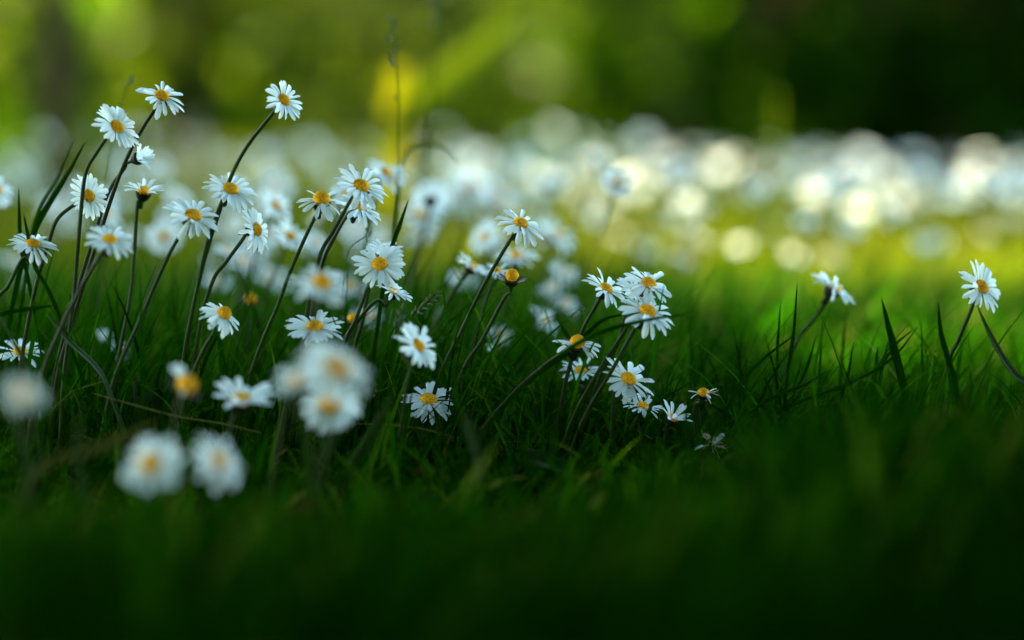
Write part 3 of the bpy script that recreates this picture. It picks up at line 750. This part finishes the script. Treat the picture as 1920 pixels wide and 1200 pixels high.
R_("grass_blade", [(160, 266), (128, 325), (90, 385), (62, 440), (30, 540)], 11, 1.13, M_BLADE, "broad dark blade rising right at the far left of the flowers", group=GBL)
R_("grass_blade", [(140, 262), (110, 330), (72, 400), (50, 500)], 7, 1.15, M_BLADE, "dark slimmer blade beside the broad rising one at far left", group=GBL)
R_("grass_blade", [(35, 350), (36, 400), (40, 470), (60, 560)], 7, 1.12, M_BLADE, "thin upright blade above the flat tilted daisy at left", group=GBL)
R_("grass_blade", [(44, 400), (52, 440), (66, 500), (110, 590)], 8, 1.09, M_BLADE, "dark blade tip stabbing up behind the flat tilted daisy", group=GBL)
R_("grass_blade", [(110, 572), (60, 578), (0, 590), (-60, 615)], 9, 1.08, M_BLADE, "dark blade lying level at the left edge", group=GBL, to_ground=False)
R_("grass_blade", [(865, 312), (830, 278), (785, 274), (755, 300), (742, 420)], 6, 1.24, M_BLADE, "thin blade bent over in an arch above the centre", group=GBL)
R_("grass_blade", [(1040, 590), (1058, 622), (1080, 650), (1110, 720)], 8, 1.13, M_BLADE, "short dark blade slanting down into the spent black daisy", group=GBL)
R_("grass_blade", [(1010, 640), (975, 690), (925, 745), (880, 800)], 6, 1.11, M_BLADE, "fine blade leaning right in the middle of the grass", group=GBL)
R_("grass_blade", [(1180, 630), (1186, 690), (1195, 760)], 4, 1.11, M_BLADE_PALE, "hair thin upright blade under the cluster of four", group=GBL)
R_("grass_blade", [(870, 770), (885, 830), (905, 900)], 22, 0.99, M_BLADE_PALE, "broad soft bluish blade right of the lone low daisy", group=GBL)
R_("grass_blade", [(270, 960), (310, 1010), (370, 1060)], 24, 0.80, M_BLADE_PALE, "very blurred pale blade slanting in the bottom left", group=GBL)
# sunlit leaf blades far out of focus
R_("yellow_leaf", [(752, 128), (748, 170), (744, 215), (742, 330), (742, 420)], 44, 2.3, M_LEMON, "blurred bright yellow leaf standing upright behind the seed stalk", "leaf", base_w=0.08, tip_w=0.8, turn=0.15)
R_("leaning_leaf", [(985, 22), (920, 78), (850, 132), (780, 185), (725, 260), (700, 380)], 46, 2.3, M_BLADE_YEL, "blurred yellow green leaf blade leaning up to the right at the top", "leaf", base_w=0.35, tip_w=0.5, turn=0.2)
R_("upright_leaf", [(1457, 175), (1456, 230), (1454, 300), (1450, 380)], 11, 2.2, M_BLADE_YEL, "blurred green leaf standing upright behind the meadow right of centre", "leaf", base_w=0.5, tip_w=0.6, turn=0.15)

def stalk(name, pts, d, rad, m_stem, label, spikes, cat="grass stalk", head=None):
    """flowering grass stalk: thin stem with seed spikelets; spikes = [(px, py, length px, angle)]"""
    P3 = [P(px, py, d) for px, py in pts]
    l = P3[-1]; g = float(ground_z(l.x, l.y))
    if l.z > g: P3.append(Vector((l.x - 0.1 * (l.z - g), l.y, g - 0.003)))
    base = P3[-1].copy()
    root = thing(name, label, cat, base, "flowering grass stalks")
    path = [p - base for p in spline(P3, 7)]
    m = len(path)
    V, F = tube(path, [rad * (0.5 + 0.6 * i / m) for i in range(m)], 6)
    mesh_obj("stem", V, F, m_stem, root)
    V, F = [], []
    for (px, py, ln, an) in spikes:
        a = math.radians(an)
        L = ln / FPX * d
        c = P(px, py, d) - base
        ax = (RIGHT * math.cos(a) + UP * math.sin(a) - FWD * random.uniform(-0.4, 0.4)).normalized()
        p = [c + ax * (L * t) for t in (0, .2, .45, .7, .9, 1)]
        v, f = tube(p, [L * q for q in (.03, .13, .17, .13, .06, .01)], 6)
        b = len(V); V += v; F += [tuple(b + k for k in q) for q in f]
    mesh_obj("seed_head", V, F, M_SEED, root)
    return root

sp = []
for (x, y) in [(818, 553), (808, 560), (800, 566), (790, 574), (781, 583), (775, 590)]:
    sp += [(x, y, 15, 40 + random.uniform(-15, 25)), (x - 3, y + 3, 14, 75 + random.uniform(-20, 20)), (x, y + 4, 13, 10 + random.uniform(-20, 20))]
stalk("seed_stalk", [(826, 546), (800, 567), (765, 600), (730, 655), (700, 700)], 1.09, 0.00045, M_BLADE, "flowering grass stalk with green spikelets right of the side view daisy", sp)
sp = [(745 - 2 * (i % 2), 580 + 11 * i, 15, 60 + 55 * (i % 2)) for i in range(4)]
sp = [(752, 580, 14, 70), (748, 592, 14, 110), (744, 604, 14, 60), (740, 615, 13, 100), (736, 628, 12, 65)]
stalk("seed_stalk", [(754, 572), (746, 600), (730, 640), (715, 700)], 1.10, 0.0004, M_BLADE, "smaller seed stalk close left of the green spikelet one", sp)
sp = []
for i in range(12):
    y = 42 + i * 8
    sp += [(738 + random.uniform(-7, 7), y, 16, 90 + random.uniform(-60, 60))]
sp += [(743, 188, 12, 100)]
stalk("seed_stalk", [(740, 40), (744, 110), (747, 190), (746, 260), (745, 340), (730, 500)], 1.19, 0.00042, M_BLADE, "tall thin seed stalk standing up before the yellow leaf", sp)
sp = [(690, 410 + 9 * i, 15, 60 + 50 * (i % 2)) for i in range(6)]
stalk("seed_stalk", [(692, 400), (686, 440), (655, 470), (640, 560), (630, 640)], 1.13, 0.0004, M_BLADE, "fine seed stalk between the double flower and the round frontal daisy", sp)
sp = [(245, 160, 16, 70), (241, 152, 14, 40), (236, 162, 12, 110), (228, 195, 10, 80)]
stalk("seed_stalk", [(246, 148), (238, 170), (222, 220), (205, 300), (190, 420)], 1.19, 0.00035, M_BLADE, "dim seed stalk tip left of the topmost left daisy", sp)
sp = [(820 + random.uniform(-5, 5), 0 + 14 * i, 20, 90 + random.uniform(-40, 40)) for i in range(5)]
stalk("seed_stalk", [(824, -30), (820, 60), (815, 160), (805, 260), (790, 420)], 1.42, 0.0009, M_BLADE, "blurred dark grass stalk rising to the top edge right of the yellow leaf", sp)

def leaf(name, pts, width_px, d, m, label, group=None, cat="leaf"):
    return ribbon(name, pts, width_px, d, m, label, cat, False, group, base_w=0.3, tip_w=0.45, turn=0.6, n=6)
GL = "spoon shaped leaves low in the grass"
leaf("rosette_leaf", [(262, 712), (264, 735), (262, 765), (258, 800)], 34, 1.10, M_ROSETTE, "spoon shaped green leaf standing in the grass under the left stems", GL)
leaf("rosette_leaf", [(296, 728), (292, 750), (286, 785), (282, 810)], 30, 1.12, M_ROSETTE, "second spoon shaped leaf, bluish, right behind the first", GL)
leaf("rosette_leaf", [(868, 790), (882, 812), (893, 835), (900, 870)], 38, 1.08, M_ROSETTE, "spoon shaped bluish leaf right of the lone low daisy", GL)
leaf("rosette_leaf", [(830, 800), (845, 830), (858, 862)], 30, 1.12, M_ROSETTE, "small spoon shaped leaf near the bent black stem", GL)
leaf("rosette_leaf", [(985, 850), (1010, 862), (1040, 872), (1075, 890)], 36, 1.05, M_ROSETTE, "spoon shaped leaf under the low flower row", GL)
leaf("dead_leaf", [(580, 938), (560, 952), (540, 962), (520, 966)], 30, 0.90, M_DEAD, "small blurred orange dead leaf lying at bottom centre")
leaf("dead_leaf", [(770, 888), (800, 884), (830, 892), (850, 902)], 18, 1.05, M_DEAD, "curled brown dead leaf in the grass below the lone low daisy")
leaf("dead_leaf", [(1250, 1010), (1270, 1000), (1290, 1006)], 20, 0.80, M_DEAD, "faint brownish dead leaf in the dark lower right")

# ------------------------------------------------------------------ trees and shrubs
def leaf_cloud(centres, sizes, tones, seed, flat=0.0):
    r = np.random.default_rng(seed)
    n = len(centres)
    nrm = r.normal(0, 1, (n, 3)); nrm[:, 2] += flat * 2
    nrm /= np.linalg.norm(nrm, axis=1)[:, None]
    a = np.cross(nrm, r.normal(0, 1, (n, 3))); a /= np.linalg.norm(a, axis=1)[:, None]
    b = np.cross(nrm, a)
    s = sizes[:, None]
    V = np.stack([centres - a * s, centres - a * s * 0.2 + b * s * 0.42 + nrm * s * 0.1, centres + a * s, centres - a * s * 0.2 - b * s * 0.42 + nrm * s * 0.1], 1).reshape(-1, 3)
    F = np.arange(n * 4).reshape(-1, 4)
    return V, F, np.repeat(tones, 4)

def shrub(name, x, y, rx, ry, h, nleaf, lsize, m, label, cat, seed, clumps=26, trunk_r=0.03, t0=0.0, t1=1.0, low=0.0, group=None):
    r = np.random.default_rng(seed)
    g = float(ground_z(np.clip(x, -3, 3), np.clip(y, 0, 7)))
    root = thing(name, label, cat, (x, y, g), group)
    # clumps spread through the crown's volume
    u = r.random(clumps) * 2 * np.pi; rad = np.sqrt(r.random(clumps)); hz = low + (1 - low) * r.random(clumps) ** 0.9
    wid = np.sqrt(np.clip(1 - ((hz - 0.45) / 0.62) ** 2, 0.12, 1))
    cc = np.stack([np.cos(u) * rad * rx * wid, np.sin(u) * rad * ry * wid, hz * h], -1)
    cr = (0.16 + 0.16 * r.random(clumps)) * min(rx, ry, h) * 1.3
    k = r.integers(0, clumps, nleaf)
    dv = r.normal(0, 1, (nleaf, 3)); dv /= np.linalg.norm(dv, axis=1)[:, None]
    c = cc[k] + dv * (cr[k] * r.random(nleaf) ** 0.5)[:, None]
    c[:, 2] = np.maximum(c[:, 2], 0.012)
    tones = t0 + (t1 - t0) * np.clip(0.45 * r.random(clumps)[k] + 0.75 * r.random(nleaf) ** 4.0, 0, 1)  # a few leaves toned bright to stand for sunlit glints
    V, F, T = leaf_cloud(c, lsize * (0.6 + 0.8 * r.random(nleaf)), tones, seed)
    V2, F2 = [], []
    trunk_top = Vector((0, 0, h * 0.55))
    v, f = tube(spline([Vector((0, 0, -0.03)), Vector((0.02, 0.01, h * 0.3)), trunk_top], 5), [trunk_r * (1.2 - 0.06 * i) for i in range(11)], 9)
    V2 += v; F2 += f
    for i in range(min(9, clumps)):
        e = Vector(cc[i])
        s = Vector((0, 0, h * (0.12 + 0.045 * i)))
        mid = s.lerp(e, 0.5) + Vector((0, 0, 0.08 * h))
        v, f = tube(spline([s, mid, e], 4), [trunk_r * (0.5 - 0.045 * q) for q in range(9)], 6)
        b = len(V2); V2 += v; F2 += [tuple(b + q for q in ff) for ff in f]
    mesh_obj("trunk", V2, F2, M_BARK, root)
    mesh_obj("crown", V, F, m, root, smooth=False, tone=T)
    return root

GS = "shrubs at the edge of the meadow"
shrub("shrub", -1.35, 5.6, 0.50, 0.45, 1.1, 1500, 0.035, M_MIDLEAF, "dim olive shrub at the far left behind the brown trunk", "shrub", 21, group=GS)
shrub("shrub", -0.80, 6.0, 0.50, 0.45, 1.2, 2000, 0.037, M_LIGHTLEAF, "sunlit yellow green shrub behind the topmost daisies at left", "shrub", 22, group=GS)
shrub("shrub", -0.25, 5.7, 0.45, 0.45, 1.0, 1800, 0.037, M_LIGHTLEAF, "bright yellow green shrub left of the yellow leaf with pale light discs", "shrub", 23, group=GS)
shrub("shrub", 0.20, 6.3, 0.50, 0.45, 1.2, 1500, 0.036, M_MIDLEAF, "mid green shrub at the top centre beyond the meadow", "shrub", 24, group=GS)
shrub("shrub", 0.62, 6.0, 0.45, 0.45, 1.2, 1500, 0.034, M_MIDLEAF, "darker green shrub right of the leaning leaf", "shrub", 25, t1=0.5, group=GS)
shrub("evergreen_shrub", 1.05, 5.8, 0.45, 0.45, 1.3, 5200, 0.042, M_DARKLEAF, "nearly black evergreen shrub beyond the meadow at right", "shrub", 26, group=GS)
shrub("evergreen_shrub", 1.50, 5.5, 0.50, 0.45, 1.3, 5200, 0.042, M_DARKLEAF, "black evergreen shrub filling the top right corner", "shrub", 27, group=GS)
shrub("evergreen_shrub", 2.2, 5.8, 0.55, 0.5, 1.5, 3600, 0.045, M_DARKLEAF, "dark evergreen shrub just outside the right edge", "shrub", 28, group=GS)
shrub("shrub", -2.1, 5.9, 0.55, 0.5, 1.4, 1300, 0.036, M_MIDLEAF, "olive shrub just outside the left edge", "shrub", 29, group=GS)
# the brown sapling at the far left
root = thing("sapling", "dark brown blurred trunk of a young tree at the far left", "tree", P(98, 330, 4.6))
root.location.z = float(ground_z(-0.87, 4.58))
v, f = tube(spline([Vector((0, 0, -0.05)), Vector((0.015, 0, 0.5)), Vector((-0.02, 0.02, 1.3)), Vector((0.03, 0, 2.4))], 6), [0.042 - 0.0012 * i for i in range(19)], 10)
mesh_obj("trunk", v, f, M_BARK, root)
r_ = np.random.default_rng(3)
cl = r_.normal(0, 1, (900, 3)) * np.array([0.42, 0.42, 0.40]) + np.array([0, 0, 2.3])
V, F, T = leaf_cloud(cl, 0.03 + 0.02 * r_.random(900), r_.random(900), 4)
mesh_obj("crown", V, F, M_MIDLEAF, root, smooth=False, tone=T)

r_ = np.random.default_rng(5)
root = thing("shading_evergreen", "tall evergreen added behind the shrubs to shade them, crown out of view", "tree", (0.45, 7.5, -0.02))  # added to cast shade on the shrubs at the right
v, f = tube(spline([Vector((0, 0, -0.05)), Vector((0.03, 0, 1.5)), Vector((0, 0.02, 4.2))], 8), [0.09 - 0.004 * i for i in range(17)], 10)
mesh_obj("trunk", v, f, M_BARK, root)
nn_ = 5000
hz = 1.25 + 2.6 * r_.random(nn_) ** 1.1
rr = (0.95 - 0.22 * (hz - 1.25)) * np.sqrt(r_.random(nn_)); aa = r_.random(nn_) * 6.283
V, F, T = leaf_cloud(np.stack([rr * np.cos(aa), rr * np.sin(aa), hz + 0.08 * np.sin(aa * 7)], -1), 0.05 + 0.03 * r_.random(nn_), r_.random(nn_), 6)
mesh_obj("crown", V, F, M_DARKLEAF, root, smooth=False, tone=T)

# wood beyond the shrubs, one mass
r_ = np.random.default_rng(8)
n = 60000
ang = r_.random(n) * 1.9 - 0.95
dist = 8.5 + 2.5 * r_.random(n)
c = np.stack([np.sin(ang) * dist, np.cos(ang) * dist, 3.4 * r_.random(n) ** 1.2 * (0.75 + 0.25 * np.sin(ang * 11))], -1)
tn = np.clip(0.75 - 0.9 * np.clip(c[:, 0] / 2.0, -0.4, 0.8) + 0.25 * (r_.random(n) - 0.5), 0, 1)  # leaves toned darker towards the right to stand for shade
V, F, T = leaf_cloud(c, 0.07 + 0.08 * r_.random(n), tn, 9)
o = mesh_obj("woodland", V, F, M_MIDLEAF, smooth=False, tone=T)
o["kind"] = "stuff"

# unseen tree beside the lawn, its crown shaped to shade the flowers
r_ = np.random.default_rng(17)
HOLES = [(*P(745, 170, 2.3), 0.13), (*P(748, 240, 2.3), 0.09), (*P(920, 80, 2.3), 0.10), (*P(850, 135, 2.3), 0.10), (*P(785, 190, 2.3), 0.09), (*P(1880, 690, 1.5), 0.095), (*P(1570, 690, 1.42), 0.068), (*P(1720, 700, 1.36), 0.068), (*P(1400, 480, 1.9), 0.11)] + [(*P(a, b, d_), 0.10) for a, b, d_ in BRIGHT]
n = 72000
qx, qy = r_.uniform(-2.4, 2.2, n), r_.uniform(-2.0, 5.4, n)
wob = 0.10 * np.sin(qx * 9) + 0.06 * np.sin(qx * 21 + 1) + r_.normal(0, 0.05, n)
left = qx < -0.030 * qy + 0.02 * np.sin(qy * 9)
lim = np.where(left, 4.7, np.where(qx > 0.12 * qy, 1.95, 2.05)) + wob
dapple = np.sin(qx * 17 + 2.0 * np.sin(qy * 7)) * np.sin(qy * 12 + 1.5 * np.sin(qx * 9)) > 0.13
dens = np.where(qy < lim, np.where(left & (qy > 2.4), 0.62, 1.0), np.where((qy < 4.7) & dapple, 0.7, 0.03))  # crown thinned by area to set where sun and shade fall
for hx, hy, hz, hr in HOLES:          # gaps cut into the crown to let sun onto chosen leaves, daisies and grass
    g = Vector((hx, hy, 0)) - SUNV * (hz / SUNV.z)
    dens = np.where((qx - g.x) ** 2 + (qy - g.y) ** 2 < hr ** 2, 0, dens)
keep = r_.random(n) < dens
hh = 2.3 + 1.3 * r_.random(n)
c = np.stack([qx, qy, np.zeros(n)], -1) + np.array(SUNV)[None] * (hh / SUNV.z)[:, None]
c = c[keep]
nb = 15000         # low bough added out of view to darken the grass near the lens
lx, ly, lz = r_.uniform(-0.8, 1.0, nb), r_.uniform(-0.5, 1.03, nb), r_.uniform(0.34, 0.85, nb)
kb = r_.random(nb) < np.where(lx > 0.0, 1.0, np.where(ly > 0.45, 0.55, 0.15))
c = np.concatenate([c, np.stack([lx, ly, lz], -1)[kb]])
tree = thing("shade_tree", "unseen leafy tree beside the lawn, its crown shaped to shade the near flowers", "tree", (-3.2, 2.4, 0))
V, F, T = leaf_cloud(c - np.array([-3.2, 2.4, 0]), 0.055 + 0.03 * r_.random(len(c)), r_.random(len(c)), 18, flat=0.6)
mesh_obj("crown", V, F, M_CANOPY, tree, smooth=False, tone=T)
V2, F2 = tube(spline([Vector((0, 0, -0.1)), Vector((0.05, 0, 1.2)), Vector((0.2, 0.05, 2.5)), Vector((0.5, 0.1, 3.3))], 6), [0.13 - 0.004 * i for i in range(19)], 12)
for i in range(10):
    e = Vector(c[int(r_.integers(0, len(c)))]) - Vector((-3.2, 2.4, 0))
    s = Vector((0.15 + 0.02 * i, 0.03, 1.9 + 0.13 * i))
    v, f = tube(spline([s, s.lerp(e, 0.5) + Vector((0, 0, 0.2)), e], 5), [0.05 - 0.004 * q for q in range(11)], 7)
    b = len(V2); V2 += v; F2 += [tuple(b + q for q in ff) for ff in f]
mesh_obj("trunk", V2, F2, M_BARK, tree)

# unseen bushes added behind and beside the camera to block the low sky
shrub("evergreen_shrub", 0.55, -1.3, 1.3, 0.7, 2.4, 5200, 0.075, M_DARKLEAF, "unseen evergreen added behind the camera to block low sky", "shrub", 51, clumps=60, trunk_r=0.05)
shrub("evergreen_shrub", 1.75, 0.45, 0.75, 1.0, 2.2, 4200, 0.075, M_DARKLEAF, "unseen evergreen added right of the camera to block low sky", "shrub", 52, clumps=50, trunk_r=0.05)
shrub("evergreen_shrub", -1.75, -0.5, 0.8, 0.9, 1.9, 3600, 0.075, M_DARKLEAF, "unseen evergreen added left of the camera to block low sky", "shrub", 53, clumps=50, trunk_r=0.05)
